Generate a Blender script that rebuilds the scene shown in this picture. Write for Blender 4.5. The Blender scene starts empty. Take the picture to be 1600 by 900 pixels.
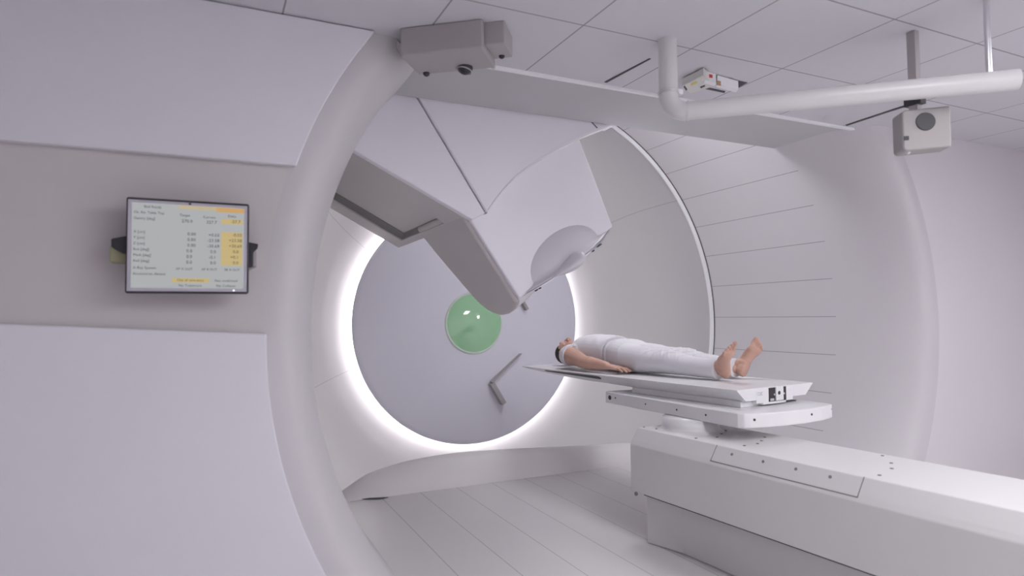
import bpy, bmesh, math, random
from mathutils import Vector, Matrix
random.seed(7)
S = bpy.context.scene
COL = S.collection
V = Vector

# ------------------------------------------------------------------ camera
def unit(v): return v / v.length
FPX = 1000.0                                    # focal length in pixels of a 1600 x 900 frame
a_ = unit(V((325-800, 450-500, FPX)))           # where the tunnel axis vanishes
x_ = V((2933-800, 450-474, FPX)); x_ = unit(x_ - a_*x_.dot(a_))
z_ = x_.cross(a_)
if z_.y < 0: z_ = -z_
CAM = V((0, 0, 1.35))
def w_of(c): return V((x_.dot(c), a_.dot(c), z_.dot(c)))
right, up, fwd = w_of(V((1,0,0))), w_of(V((0,1,0))), w_of(V((0,0,1)))
cd = bpy.data.cameras.new('camera'); cam = bpy.data.objects.new('camera', cd); COL.objects.link(cam)
cam.matrix_world = Matrix(((right.x, up.x, -fwd.x, CAM.x), (right.y, up.y, -fwd.y, CAM.y), (right.z, up.z, -fwd.z, CAM.z), (0,0,0,1)))
cd.sensor_width = 36; cd.lens = 36*FPX/1600; cd.clip_end = 100; cd.clip_start = .02
cd.dof.use_dof = True; cd.dof.focus_distance = 4.35; cd.dof.aperture_fstop = 1.6
S.camera = cam
def pt(u, v, ax, val):
    """the world point where the sight line of photo pixel (u, v) meets the plane ax = val"""
    d = w_of(V((u-800, 450-v, FPX))); i = 'XYZ'.index(ax)
    return CAM + d*((val - CAM[i])/d[i])

# ------------------------------------------------------------------ world, exposure
wd = bpy.data.worlds.new('world'); S.world = wd; wd.use_nodes = True
wd.node_tree.nodes['Background'].inputs[0].default_value = (.8, .82, .9, 1)
wd.node_tree.nodes['Background'].inputs[1].default_value = .3
S.view_settings.view_transform = 'Standard'; S.view_settings.look = 'None'
S.view_settings.exposure = 0.0; S.view_settings.gamma = 1; S.view_settings.use_curve_mapping = False
S.cycles.use_denoising = True
S.cycles.max_bounces = 10; S.cycles.diffuse_bounces = 6
LAMP = 13.5       # ceiling panels of the treatment room
COVE = 10.0      # light strip behind the end disc
FILL = 21.0       # added fill panel, unseen under the tunnel crown

# ------------------------------------------------------------------ materials
def mat(name, col, rough=.5, metal=0, spec=.5, emit=None, estr=0, noise=0, nscale=3, coat=0):
    m = bpy.data.materials.new(name); m.use_nodes = True
    nt = m.node_tree; b = nt.nodes['Principled BSDF']
    b.inputs['Base Color'].default_value = (*col, 1); b.inputs['Roughness'].default_value = rough
    b.inputs['Metallic'].default_value = metal; b.inputs['Specular IOR Level'].default_value = spec
    b.inputs['Coat Weight'].default_value = coat
    if emit: b.inputs['Emission Color'].default_value = (*emit, 1); b.inputs['Emission Strength'].default_value = estr
    if noise:
        tc = nt.nodes.new('ShaderNodeTexCoord'); n = nt.nodes.new('ShaderNodeTexNoise'); n.inputs['Scale'].default_value = nscale
        n.inputs['Detail'].default_value = 4
        r = nt.nodes.new('ShaderNodeValToRGB')
        r.color_ramp.elements[0].color = (*[c*(1-noise) for c in col], 1); r.color_ramp.elements[1].color = (*[min(1, c*(1+noise)) for c in col], 1)
        nt.links.new(tc.outputs['Object'], n.inputs['Vector']); nt.links.new(n.outputs['Fac'], r.inputs['Fac'])
        nt.links.new(r.outputs['Color'], b.inputs['Base Color'])
    return m
WH = (.70, .685, .725)
m_shell = mat('shell_white', WH, .45, noise=.02)
m_wall = mat('wall_paint', (.70, .675, .70), .6, noise=.02, nscale=1.5)
m_band = mat('wall_band_paint', (.62, .585, .59), .6, noise=.02)
m_panel = mat('wall_panel_white', (.76, .75, .80), .4, noise=.015)
m_dome_shade = mat('dome_white_shaded', (.68, .665, .71), .45)  # white paint darkened to carry the shade on the beam exit
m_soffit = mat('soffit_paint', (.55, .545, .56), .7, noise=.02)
m_trim = mat('trim_white', (.88, .88, .9), .35)
m_disc = mat('disc_lacquer', (.76, .755, .83), .42, noise=.02, nscale=1.2)
m_cover = mat('cover_white', (.85, .84, .90), .38, noise=.012)
m_cover_shade = mat('cover_white_shaded', (.60, .575, .57), .5, noise=.02)  # cover white dimmed and warmed, shade of the undersides in the colour
m_couch = mat('couch_white', (.76, .755, .77), .32, noise=.01)
m_base = mat('base_white', (.70, .685, .69), .4, noise=.015)
m_dark = mat('dark_plastic', (.03, .03, .035), .4)
m_seam = mat('seam_dark', (.12, .11, .12), .8)
m_recess_shade = mat('recess_shade_grey', (.42, .405, .405), .6)  # dark tone for the shadows of the disc's recess edges
m_screw = mat('screw_grey', (.22, .21, .22), .5)
m_slot = mat('graphite', (.06, .06, .065), .5)
m_metal = mat('brushed_metal', (.75, .75, .77), .28, metal=1)
m_pipe = mat('pipe_white', (.70, .685, .695), .3)
m_box = mat('housing_mauve_grey', (.42, .39, .40), .5, noise=.03)
m_green = mat('green_glass', (.36, .68, .38), .04, spec=.8, coat=1, noise=.03, nscale=6)
m_rim = mat('pale_green_rim', (.66, .76, .68), .3)
m_led = mat('led_strip', (1, 1, 1), .5, emit=(1, .975, .935), estr=COVE)
m_lamp = mat('lamp_diffuser', (1, 1, 1), .5, emit=(.97, .96, 1.0), estr=LAMP)
m_glint = mat('glint_panel_glow', (1, 1, 1), .5, emit=(1, 1, 1), estr=28)  # glow of the added panel that glints in the green window
m_fill = mat('added_fill_panel', (1, 1, 1), .5, emit=(.96, .96, 1.0), estr=FILL)  # glow of the added tunnel fill
m_screen = mat('lit_screen', (.05, .05, .05), .3, emit=(.37, .385, .39), estr=1)
m_orange = mat('lit_orange_cell', (.05, .04, .02), .3, emit=(.56, .44, .20), estr=.9)
m_bar = mat('lit_title_bar', (.05, .04, .02), .3, emit=(.60, .36, .14), estr=.9)
m_bar2 = mat('lit_pale_bar', (.05, .04, .02), .3, emit=(.52, .44, .28), estr=.9)
m_ink = mat('screen_ink', (.07, .07, .08), .6)
m_bezel = mat('silver_bezel', (.52, .50, .57), .35)
m_skin = mat('skin', (.55, .335, .26), .5, noise=.10, nscale=14)
m_lipc = mat('lips', (.45, .20, .17), .5)
m_hair = mat('hair_dark', (.025, .018, .015), .7)
m_shirt = mat('white_shirt', (.70, .69, .72), .85, noise=.02, nscale=9)
m_trous = mat('white_trousers', (.68, .67, .70), .8, noise=.02, nscale=9)
m_red = mat('red_mark', (.65, .06, .05), .5)
m_yel = mat('yellow_label', (.70, .62, .22), .6)
m_brown = mat('brown_label', (.45, .30, .18), .6)
m_olive = mat('olive_grey', (.36, .35, .22), .6)

def math_n(nt, op, a=None, b=None, c=None):
    n = nt.nodes.new('ShaderNodeMath'); n.operation = op
    for i, v in enumerate((a, b, c)):
        if v is None: continue
        if isinstance(v, (int, float)): n.inputs[i].default_value = v
        else: nt.links.new(v, n.inputs[i])
    return n.outputs[0]
def lined(m, fac, col=(.30, .28, .30, 1)):
    """darken material m where fac is 1 (open joints between its panels)"""
    nt = m.node_tree; b = nt.nodes['Principled BSDF']; mx = nt.nodes.new('ShaderNodeMix'); mx.data_type = 'RGBA'
    src = b.inputs['Base Color'].links[0].from_socket if b.inputs['Base Color'].links else None
    if src: nt.links.new(src, mx.inputs['A'])
    else: mx.inputs['A'].default_value = b.inputs['Base Color'].default_value
    mx.inputs['B'].default_value = col
    nt.links.new(fac, mx.inputs['Factor']); nt.links.new(mx.outputs['Result'], b.inputs['Base Color'])
def pos(nt):
    g = nt.nodes.new('ShaderNodeNewGeometry'); s = nt.nodes.new('ShaderNodeSeparateXYZ'); nt.links.new(g.outputs['Position'], s.inputs[0]); return s.outputs
X0, ZC = 2.5, 1.29                               # axis of the tunnel
RB = 2.05
# tunnel wall: joints every 8.57 degrees along the axis between Y 3.53 and 4.9
m_tun = mat('tunnel_panels', (.62, .595, .62), .5, noise=.02, nscale=1.2)
nt = m_tun.node_tree; p = pos(nt)
ang = math_n(nt, 'ARCTAN2', math_n(nt, 'SUBTRACT', p[2], ZC), math_n(nt, 'SUBTRACT', p[0], X0))
fr = math_n(nt, 'FRACT', math_n(nt, 'DIVIDE', math_n(nt, 'ADD', ang, math.radians(-1.1+360+4.285)), math.radians(8.57)))
ln = math_n(nt, 'LESS_THAN', math_n(nt, 'ABSOLUTE', math_n(nt, 'SUBTRACT', fr, .5)), .0085)
ln = math_n(nt, 'MULTIPLY', ln, math_n(nt, 'GREATER_THAN', p[1], 3.53)); ln = math_n(nt, 'MULTIPLY', ln, math_n(nt, 'LESS_THAN', p[1], 4.93))
lined(m_tun, ln)
# end bowl: a few joints
m_bowl = mat('bowl_panels', (.53, .51, .53), .5, noise=.02, nscale=1.2)
nt = m_bowl.node_tree; p = pos(nt)
ang = math_n(nt, 'ARCTAN2', math_n(nt, 'SUBTRACT', p[2], ZC), math_n(nt, 'SUBTRACT', p[0], X0))
tot = None
for a0 in (35.5, 145.5, -160.5):
    l = math_n(nt, 'LESS_THAN', math_n(nt, 'ABSOLUTE', math_n(nt, 'SUBTRACT', ang, math.radians(a0))), .0013)
    tot = l if tot is None else math_n(nt, 'MAXIMUM', tot, l)
lined(m_bowl, tot)
# floor boards run along the tunnel
m_floor = mat('floor_boards', (.70, .68, .68), .38, noise=.03, nscale=2.5)
nt = m_floor.node_tree; p = pos(nt)
fr = math_n(nt, 'FRACT', math_n(nt, 'DIVIDE', math_n(nt, 'ADD', p[0], 10-.02), .302))
lined(m_floor, math_n(nt, 'LESS_THAN', fr, .014), (.36, .34, .34, 1))
# ceiling tiles 0.62 m
m_ceil = mat('ceiling_tiles', (.66, .65, .69), .75, noise=.02, nscale=3)
nt = m_ceil.node_tree; p = pos(nt)
fx = math_n(nt, 'FRACT', math_n(nt, 'DIVIDE', math_n(nt, 'ADD', p[0], 6.2-2.132), .62))
fy = math_n(nt, 'FRACT', math_n(nt, 'DIVIDE', math_n(nt, 'ADD', p[1], 6.2-2.408), .62))
lined(m_ceil, math_n(nt, 'MAXIMUM', math_n(nt, 'LESS_THAN', fx, .012), math_n(nt, 'LESS_THAN', fy, .012)))

# ------------------------------------------------------------------ building helpers
MW = {}
def meta(o, label=None, cat=None, group=None, kind=None):
    if label: o['label'] = label
    if cat: o['category'] = cat
    if group: o['group'] = group
    if kind: o['kind'] = kind
    return o
def empty(name, loc, label, cat, group=None, rz=0):
    o = bpy.data.objects.new(name, None); COL.objects.link(o); o.location = loc; o.rotation_euler = (0, 0, rz); o.empty_display_size = .1
    MW[o.name] = Matrix.Translation(V(loc)) @ Matrix.Rotation(rz, 4, 'Z')
    return meta(o, label, cat, group)
def link(name, me, parent=None, smooth=False, bevel=0, seg=2, ang=35):
    """me holds world coordinates; give the object a base origin or the parent's frame"""
    o = bpy.data.objects.new(name, me); COL.objects.link(o)
    if parent is not None:
        me.transform(MW[parent.name].inverted()); o.parent = parent; MW[o.name] = MW[parent.name].copy()
    elif len(me.vertices):
        xs = [v.co.x for v in me.vertices]; ys = [v.co.y for v in me.vertices]; zs = [v.co.z for v in me.vertices]
        c = V(((min(xs)+max(xs))/2, (min(ys)+max(ys))/2, min(zs)))
        me.transform(Matrix.Translation(-c)); o.location = c; MW[o.name] = Matrix.Translation(c)
    if smooth: me.polygons.foreach_set('use_smooth', [True]*len(me.polygons))
    if bevel:
        b = o.modifiers.new('bevel', 'BEVEL'); b.width = bevel; b.segments = seg; b.limit_method = 'ANGLE'; b.angle_limit = math.radians(ang)
        b.harden_normals = False
    return o
class MB:
    def __init__(s, m=None): s.v = []; s.f = []; s.M = m or Matrix.Identity(4)
    def add(s, vs, fs):
        n = len(s.v); s.v += [s.M @ V(p) for p in vs]; s.f += [[i+n for i in f] for f in fs]; return s
    def box(s, a, b):
        x0, y0, z0 = a; x1, y1, z1 = b
        return s.add([(x0,y0,z0),(x1,y0,z0),(x1,y1,z0),(x0,y1,z0),(x0,y0,z1),(x1,y0,z1),(x1,y1,z1),(x0,y1,z1)],
                     [[0,3,2,1],[4,5,6,7],[0,1,5,4],[1,2,6,5],[2,3,7,6],[3,0,4,7]])
    def prism(s, pts, vec):
        n = len(pts); vec = V(vec)
        return s.add([V(p) for p in pts] + [V(p)+vec for p in pts], [list(range(n))[::-1], list(range(n, 2*n))] + [[i, (i+1)%n, n+(i+1)%n, n+i] for i in range(n)])
    def loft(s, rings, cap=True, closed=True):
        n = len(rings[0]); vs = [p for r in rings for p in r]; fs = []
        for k in range(len(rings)-1):
            for i in range(n if closed else n-1): fs.append([k*n+i, k*n+(i+1)%n, (k+1)*n+(i+1)%n, (k+1)*n+i])
        if cap: fs += [list(range(n))[::-1], list(range((len(rings)-1)*n, len(rings)*n))]
        return s.add(vs, fs)
    def cyl(s, p0, p1, r0, r1=None, n=24, cap=True):
        p0, p1 = V(p0), V(p1); r1 = r0 if r1 is None else r1; d = unit(p1-p0); u = unit(d.orthogonal()); w = d.cross(u)
        R = lambda c, r: [c + (u*math.cos(2*math.pi*i/n) + w*math.sin(2*math.pi*i/n))*r for i in range(n)]
        return s.loft([R(p0, r0), R(p1, r1)], cap)
    def sphere(s, c, r, n=20, m=12, frame=None):
        """ellipsoid, r = (rx, ry, rz) along the frame's axes"""
        c = V(c); r = (r, r, r) if isinstance(r, (int, float)) else r; fr = frame or Matrix.Identity(3)
        vs = [c + fr @ V((0, 0, -r[2]))]; fs = []
        for j in range(1, m):
            t = -math.pi/2 + math.pi*j/m
            vs += [c + fr @ V((r[0]*math.cos(t)*math.cos(2*math.pi*i/n), r[1]*math.cos(t)*math.sin(2*math.pi*i/n), r[2]*math.sin(t))) for i in range(n)]
        vs.append(c + fr @ V((0, 0, r[2])))
        for i in range(n): fs.append([0, 1+(i+1)%n, 1+i]); fs.append([len(vs)-1, len(vs)-1-n+i, len(vs)-1-n+(i+1)%n])
        for j in range(m-2):
            for i in range(n): fs.append([1+j*n+i, 1+j*n+(i+1)%n, 1+(j+1)*n+(i+1)%n, 1+(j+1)*n+i])
        return s.add(vs, fs)
    def capsule(s, p0, r0, p1, r1, n=18):
        s.cyl(p0, p1, r0, r1, n); s.sphere(p0, r0, n, 10); s.sphere(p1, r1, n, 10); return s
    def tube(s, pts, r, n=24):
        pts = [V(p) for p in pts]; rings = []; u = None
        for i, q in enumerate(pts):
            d = unit((pts[min(i+1, len(pts)-1)] - pts[max(i-1, 0)])); u = unit(d.orthogonal()) if u is None else unit(u - d*u.dot(d)); w = d.cross(u)
            rings.append([q + (u*math.cos(2*math.pi*k/n) + w*math.sin(2*math.pi*k/n))*r for k in range(n)])
        return s.loft(rings)
    def rev(s, prof, c, axis, n=96, a0=0, a1=2*math.pi, u=None):
        """revolve (radius, along) pairs about the axis through c"""
        c = V(c); d = unit(V(axis)); u = unit(V(u)) if u else unit(d.orthogonal()); w = d.cross(u); full = abs(a1-a0-2*math.pi) < 1e-6
        m = n if full else n+1; rings = [[c + d*h + (u*math.cos(a0+(a1-a0)*i/n) + w*math.sin(a0+(a1-a0)*i/n))*r for i in range(m)] for r, h in prof]
        return s.loft(rings, cap=False, closed=full)
    def mesh(s, name, m, merge=True):
        me = bpy.data.meshes.new(name); me.from_pydata([tuple(v) for v in s.v], [], s.f)
        bm = bmesh.new(); bm.from_mesh(me)
        if merge: bmesh.ops.remove_doubles(bm, verts=bm.verts, dist=1e-5)
        bmesh.ops.recalc_face_normals(bm, faces=bm.faces); bm.to_mesh(me); bm.free()
        if m: me.materials.append(m)
        return me
    def build(s, name, m, parent=None, smooth=False, bevel=0, seg=2, ang=35, merge=True):
        return link(name, s.mesh(name, m, merge), parent, smooth, bevel, seg, ang)
def auto_smooth(o, deg=40):
    o.data.polygons.foreach_set('use_smooth', [True]*len(o.data.polygons)); bm = bmesh.new(); bm.from_mesh(o.data)
    for e in bm.edges: e.smooth = not (len(e.link_faces) == 2 and e.calc_face_angle(0) > math.radians(deg))
    bm.to_mesh(o.data); bm.free(); return o
def struct(name, mb, m, parent=None, **k):
    o = mb.build(name, m, parent, **k)
    if parent is None: o['kind'] = 'structure'
    return o

# ------------------------------------------------------------------ the setting
ZT = 2.66                                        # ceiling height
XL, XR, YB = -1.6, 6.2, -2.8
struct('floor', MB().box((XL, YB, -.06), (XR, 4.85, 0)), m_floor)
struct('ceiling', MB().box((XL, YB, ZT), (XR, 3.0, ZT+.06)), m_ceil)
struct('wall_left', MB().box((XL-.1, YB, 0), (XL, 2.88, ZT)), m_wall)
struct('wall_right', MB().box((XR, YB, 0), (XR+.1, 2.88, ZT)), m_wall)
struct('wall_back', MB().box((XL, YB-.1, 0), (XR, YB, ZT)), m_wall)
# header above the opening, its far edge closes the room ceiling
struct('trim_1', MB().box((.55, 2.992, ZT-.014), (4.95, 3.022, ZT+.02)), m_trim, bevel=.004)
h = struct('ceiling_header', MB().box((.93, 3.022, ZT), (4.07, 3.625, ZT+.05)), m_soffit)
# portal wall with its round opening; the two sides are cut on a circle of 2.28 m
YW = 2.88; RP = 2.28
def side(sgn, xo, z0, z1, y0, y1, n=40, rp=RP):
    arc = [(X0 + sgn*math.sqrt(rp*rp - (z-ZC)**2), y0, z) for z in [z0 + (z1-z0)*i/n for i in range(n+1)]]
    return MB().prism(arc + [(xo, y0, z1), (xo, y0, z0)], (0, y1-y0, 0))
struct('wall_front', side(-1, XL, 0, ZT, YW, YW+.12), m_band, ang=30)
struct('wall_front_right', side(1, XR, 0, ZT, YW, YW+.12), m_wall)
# raised cladding panels left of the opening, above and below the monitor band
up_p = side(-1, XL+.01, 2.005, ZT-.004, YW-.04, YW)
o = struct('wall_panel_upper', up_p, m_panel, bevel=.006)
lo_arc = [(X0 - math.sqrt(RP*RP - (z-ZC)**2), YW-.04, z) for z in [i*1.29/40 for i in range(41)]]
o = struct('wall_panel_lower', MB().prism(lo_arc + [(XL+.01, YW-.04, 1.40), (XL+.01, YW-.04, 0)], (0, .04, 0)), m_panel, bevel=.006)
# portal lip and tunnel, one continuous skin of revolution
prof = [(2.30, 2.88), (2.25, 2.876), (2.21, 2.880), (2.178, 2.893), (2.152, 2.918), (2.130, 2.955), (2.104, 3.01), (2.078, 3.075), (2.060, 3.15), (2.053, 3.25), (2.052, 3.4), (2.052, 3.53), (RB, 4.0), (RB, 4.5), (RB, 4.90)]
tun = struct('wall_tunnel', MB().rev([(r, y) for r, y in prof], (X0, 0, ZC), (0, 1, 0), n=160), m_tun, smooth=True)
# step between the tunnel and the end bowl
struct('trim_2', MB().rev([(RB, 4.90), (RB, 4.915), (2.028, 4.917), (2.025, 4.935), (2.05, 4.94)], (X0, 0, ZC), (0, 1, 0), n=160), m_trim, smooth=True)
struct('trim_3', MB().rev([(RB-.001, 4.885), (RB-.001, 4.90), (RB+.02, 4.90)], (X0, 0, ZC), (0, 1, 0), n=160), m_seam, smooth=True)
bowl = [(2.05, 4.94), (2.045, 5.2), (2.02, 5.5), (1.97, 5.72), (1.89, 5.9), (1.78, 6.05), (1.65, 6.17), (1.50, 6.27), (1.37, 6.33), (1.25, 6.37), (1.1, 6.385), (.9, 6.39)]
struct('wall_end_bowl', MB().rev(bowl, (X0, 0, ZC), (0, 1, 0), n=160), m_bowl, smooth=True)
struct('wall_end', MB().rev([(.9, 6.39), (.001, 6.39)], (X0, 0, ZC), (0, 1, 0), n=64), m_bowl)
# low curved fairing where the boards stop
lipz = [(.93, .03), (1.02, .09), (1.14, .152), (1.3, .19), (1.459, .216), (1.65, .232), (1.893, .239), (2.36, .222), (3.0, .187), (3.51, .162), (3.8, .13), (4.0, .09), (4.08, .05)]
def smooth_z(x):
    for k in range(len(lipz)-1):
        if lipz[k][0] <= x <= lipz[k+1][0]:
            p0, p1, p2, p3 = lipz[max(k-1, 0)], lipz[k], lipz[k+1], lipz[min(k+2, len(lipz)-1)]; t = (x-p1[0])/(p2[0]-p1[0])
            m1 = (p2[1]-p0[1])/(p2[0]-p0[0])*(p2[0]-p1[0]); m2 = (p3[1]-p1[1])/(p3[0]-p1[0])*(p2[0]-p1[0])
            return (2*t**3-3*t*t+1)*p1[1] + (t**3-2*t*t+t)*m1 + (3*t*t-2*t**3)*p2[1] + (t**3-t*t)*m2
rings = []
for x, z in [(.93+3.1499*i/80, smooth_z(.93+3.1499*i/80)) for i in range(81)]:
    rings.append([V((x, y, zz)) for y, zz in ((4.85, -.06), (4.852, .0), (4.87, .25*z), (4.90, .55*z), (4.935, .8*z), (4.965, .93*z), (4.99, .985*z), (5.01, z), (5.03, .98*z), (5.05, .90*z), (5.06, .7*z), (5.065, -.06))])
o = struct('trim_4', MB().loft(rings), mat('fairing_paint', (.74, .715, .715), .5)); auto_smooth(o, 50)
# open joint between boards and fairing at the left
g0 = [pt(544, 776, 'Z', .004), pt(575, 778.5, 'Z', .004), pt(607, 777.2, 'Z', .004), pt(592, 780, 'Z', .004), pt(560, 780, 'Z', .004), pt(544, 777.5, 'Z', .004)]
struct('trim_5', MB().prism(g0, (0, 0, .003)), m_dark)

# ------------------------------------------------------------------ lamps
n_l = 0
for x, lb in ((2.0, 'long lit ceiling panel behind the camera, nearer the monitor wall'), (3.7, 'long lit ceiling panel above and behind the couch base')):
    e = empty('ceiling_light', (x, -.2, ZT-.03), lb, 'ceiling light', 'lit panels in the room ceiling')
    MB().box((x-.34, -1.3, ZT-.03), (x+.34, .9, ZT-.002)).build('frame', m_trim, e)
    MB().box((x-.31, -1.27, ZT-.034), (x+.31, .87, ZT-.03)).build('diffuser', m_lamp, e)
e = empty('added_glint_panel', (XR-.02, -1.5, 2.05), 'added unseen bright panel with a slatted front on the right wall, for glints in the green window', 'added light')  # invented source, placed to reflect in the green window
MB().box((XR-.03, -1.95, 2.02), (XR, -1.05, 2.45)).build('frame', m_trim, e)
MB().box((XR-.034, -1.92, 2.05), (XR-.03, -1.08, 2.42)).build('diffuser', m_glint, e)
for z in (2.17, 2.29): MB().box((XR-.05, -1.95, z-.012), (XR-.03, -1.05, z+.012)).build('slat', m_trim, e)
e = empty('added_tunnel_fill', (3.05, 4.1, 3.17), 'added unseen fill panel under the crown of the tunnel, above the ceiling header', 'tunnel light')  # invented source behind the header, brightens disc, nozzle and patient
MB().box((2.55, 3.72, 3.17), (3.45, 4.28, 3.20)).build('frame', m_trim, e)
MB().box((2.58, 3.75, 3.166), (3.42, 4.25, 3.17)).build('diffuser', m_fill, e)

# ------------------------------------------------------------------ end disc and its light
RD = 1.25
e = empty('cove_light', (X0, 6.32, ZC-1.2), 'glowing white light ring hidden behind the rim of the big round disc', 'light ring')
MB().rev([(1.19, 6.345), (1.235, 6.345), (1.235, 6.30), (1.19, 6.30), (1.19, 6.345)], (X0, 0, ZC), (0, 1, 0), n=128).build('light_strip', m_led, e, smooth=True)
d = empty('end_disc', (X0, 6.25, ZC-RD), 'big round lavender grey disc with glowing rim at the far end of the tunnel', 'disc')
o = MB().rev([(.302, 6.19), (.6, 6.192), (1.0, 6.205), (1.2, 6.222), (1.245, 6.228), (RD, 6.234), (RD, 6.25), (1.24, 6.26), (1.1, 6.27), (.1, 6.27)], (X0, 0, ZC), (0, 1, 0), n=160).build('face_plate', m_disc, d); auto_smooth(o, 50)
MB().rev([(.298, 6.192), (.300, 6.178), (.318, 6.178), (.324, 6.192)], (X0, 0, ZC), (0, 1, 0), n=96).build('window_rim', m_rim, d, smooth=True)['label'] = 'pale green rim'
pr_ = [(.3001*math.sin(t*math.pi/2), 6.182 - .045*math.cos(t*math.pi/2)**1.0*1 + .0) for t in [i/12 for i in range(13)]]
pr_ = [(max(.0005, .3*k/12), 6.184 - .04*(1-(k/12)**2)) for k in range(13)]
MB().rev(pr_, (X0, 0, ZC), (0, 1, 0), n=96).build('window', m_green, d, smooth=True)['label'] = 'round green glass window'
# thin dark hooked fins standing in for shaded recess edges of the disc
def fin(parent, a, b, w0, w1):
    a, b = V(a), V(b); t = unit(b-a); s = V((t.z, 0, -t.x))
    return [a - s*w0/2, b - s*w1/2, b + s*w1/2, a + s*w0/2]
def on_disc(u, v): q = pt(u, v, 'Y', 6.19); return V((q.x, 6.13, q.z))
f1 = fin(d, on_disc(812, 552), on_disc(766, 597), .005, .022); f2 = fin(d, on_disc(766, 598), on_disc(785, 630), .052, .050)
MB().prism(f1, (0, .085, 0)).prism(f2, (0, .085, 0)).build('disc_recess_shade', m_recess_shade, d, bevel=.003)['label'] = 'grey hooked fin as shaded recess edge below the green window'
f3 = fin(d, on_disc(813, 468), on_disc(821, 484), .022, .034)
MB().prism(f3, (0, .085, 0)).build('disc_recess_shade_end', m_recess_shade, d, bevel=.003)

# ------------------------------------------------------------------ gantry nozzle (local frame: p across, q along the beam)
TH = math.radians(34); NV = V((math.cos(TH), 0, math.sin(TH))); BV = V((math.sin(TH), 0, -math.cos(TH))); ISO = V((X0, 0, ZC))
def G(p, q, y): r = ISO + NV*p + BV*q; return V((r.x, y, r.z))
nz = empty('beam_nozzle', (2.1, 4.2, 1.5), 'huge white angular gantry nozzle slanting down over the table from upper left', 'gantry')
# arm housing with the recess in its underside
A = V((1.474, 3.72, 1.953)); E_ = V((-.882, 0, .471)); UPN = V((.471, 0, .882)); Y1a = 5.37
def Q(s, y, h=0): r = A + E_*s + UPN*h; return V((r.x, y, r.z))
so, si, yo, yi = (0, .97), (.06, .80), (3.70, Y1a), (4.05, 5.09)
O = [Q(so[0], yo[0]), Q(so[1], yo[0]), Q(so[1], yo[1]), Q(so[0], yo[1])]
I = [Q(si[0], yi[0]), Q(si[1], yi[0]), Q(si[1], yi[1]), Q(si[0], yi[1])]
D_ = [v + UPN*.045 for v in I]; T = [v + UPN*.30 for v in O]
mb = MB(); vs = O + I + D_ + T
fs = [[i, (i+1)%4, 4+(i+1)%4, 4+i] for i in range(4)] + [[4+i, 4+(i+1)%4, 8+(i+1)%4, 8+i] for i in range(4)] + [[i, (i+1)%4, 12+(i+1)%4, 12+i] for i in range(4)] + [[12, 13, 14, 15]]
o = mb.add(vs, fs).build('arm_underside', m_cover_shade, nz, bevel=.008); o['label'] = 'shade-toned underside of the arm with a long recess'
MB().prism([v + UPN*.043 for v in I], UPN*.01).build('recess_panel', m_cover_shade, nz)
# dark gasket on two sides of the recess
w = .03
MB().prism([Q(si[0], yi[1], .012), Q(si[1], yi[1], .012), Q(si[1], yi[1]-.10, .040), Q(si[0]+.0, yi[1]-.10, .040)], UPN*.002).prism([Q(si[0], yi[0]+.02, .012), Q(si[0], yi[1], .012), Q(si[0]+w, yi[1]-.1, .040), Q(si[0]+w, yi[0]+.02, .040)], UPN*.002).build('recess_gasket', mat('gasket_grey', (.25, .24, .235), .7), nz)
# front covers
ya = 3.66
Ap = [(-.48, -1.123), (-.3825, -1.112), (-.3705, -2.03), (-.62, -1.97), (-.90, -1.86)]
MB().prism([G(p, q, ya) for p, q in Ap], (0, .06, 0)).build('side_cover', m_cover, nz, bevel=.008, seg=3)
Bp = [(-.378, -1.112), (-.30, -1.143), (-.20, -1.172), (-.078, -1.198), (.02, -1.206), (.125, -1.208), (.23, -1.204), (.324, -1.195), (.45, -1.185), (.58, -1.172), (.694, -1.152), (.75, -1.142), (.79, -1.12), (1.05, -1.35), (1.05, -1.70), (.8, -1.85), (.4, -1.96), (0, -2.0), (-.366, -1.97)]
yb = 3.64
MB().prism([G(p, q, yb) for p, q in Bp], (0, .13, 0)).build('curved_fairing', m_cover, nz, bevel=.012, seg=3, ang=50)
lipc = Bp[:12]
le = MB(); rr = []
for k, (p, q) in enumerate(lipc):
    hw = .004 + .008*max(0, k-4)/7
    rr.append([G(p, q, yb-.004), G(p, q-hw*1.6, yb-.004), G(p, q-hw, yb+.01), G(p, q+.004, yb+.02), G(p, q+.005, yb+.12), G(p, q+.004, yb+.008)])
auto_smooth(le.loft(rr).build('lit_fairing_edge', m_trim, nz), 40)  # brighter strip stands for the light on the lip's underside
fp = [(.655, -1.160), (.664, -1.158), (.62, -1.30), (.611, -1.30)]
MB().prism([G(p, q, yb-.0015) for p, q in fp], (0, .002, 0)).build('cover_joint', m_seam, nz)
# nozzle body: side outline swept across
outl = [(3.70, -.54), (3.74, -.512), (3.79, -.482), (3.86, -.452), (3.98, -.422), (4.10, -.412), (4.2, -.428), (4.28, -.462), (4.34, -.51), (4.38, -.568), (4.44, -.70), (4.50, -.85), (4.56, -1.0), (4.62, -1.30), (3.70, -1.30)]
rings = []
for k in range(25):
    t = k/24; ring = []
    for y, q in outl:
        f = (-.54 - q)/(-.54+1.15); pmin = -.472 - .008*f; pmax = .416 + .108*max(0, f)
        p_ = pmin + (pmax-pmin)*t
        wgt = max(0, 1-(t/.45)**2)
        qq = -.54 + (q+.54)*wgt if q > -.54 else q
        ring.append(G(p_, qq, y + (0 if y < 3.75 else 0)))
    rings.append(ring)
MB().loft(rings).build('nozzle_body', m_cover, nz, bevel=.012, seg=3, ang=32)
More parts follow.
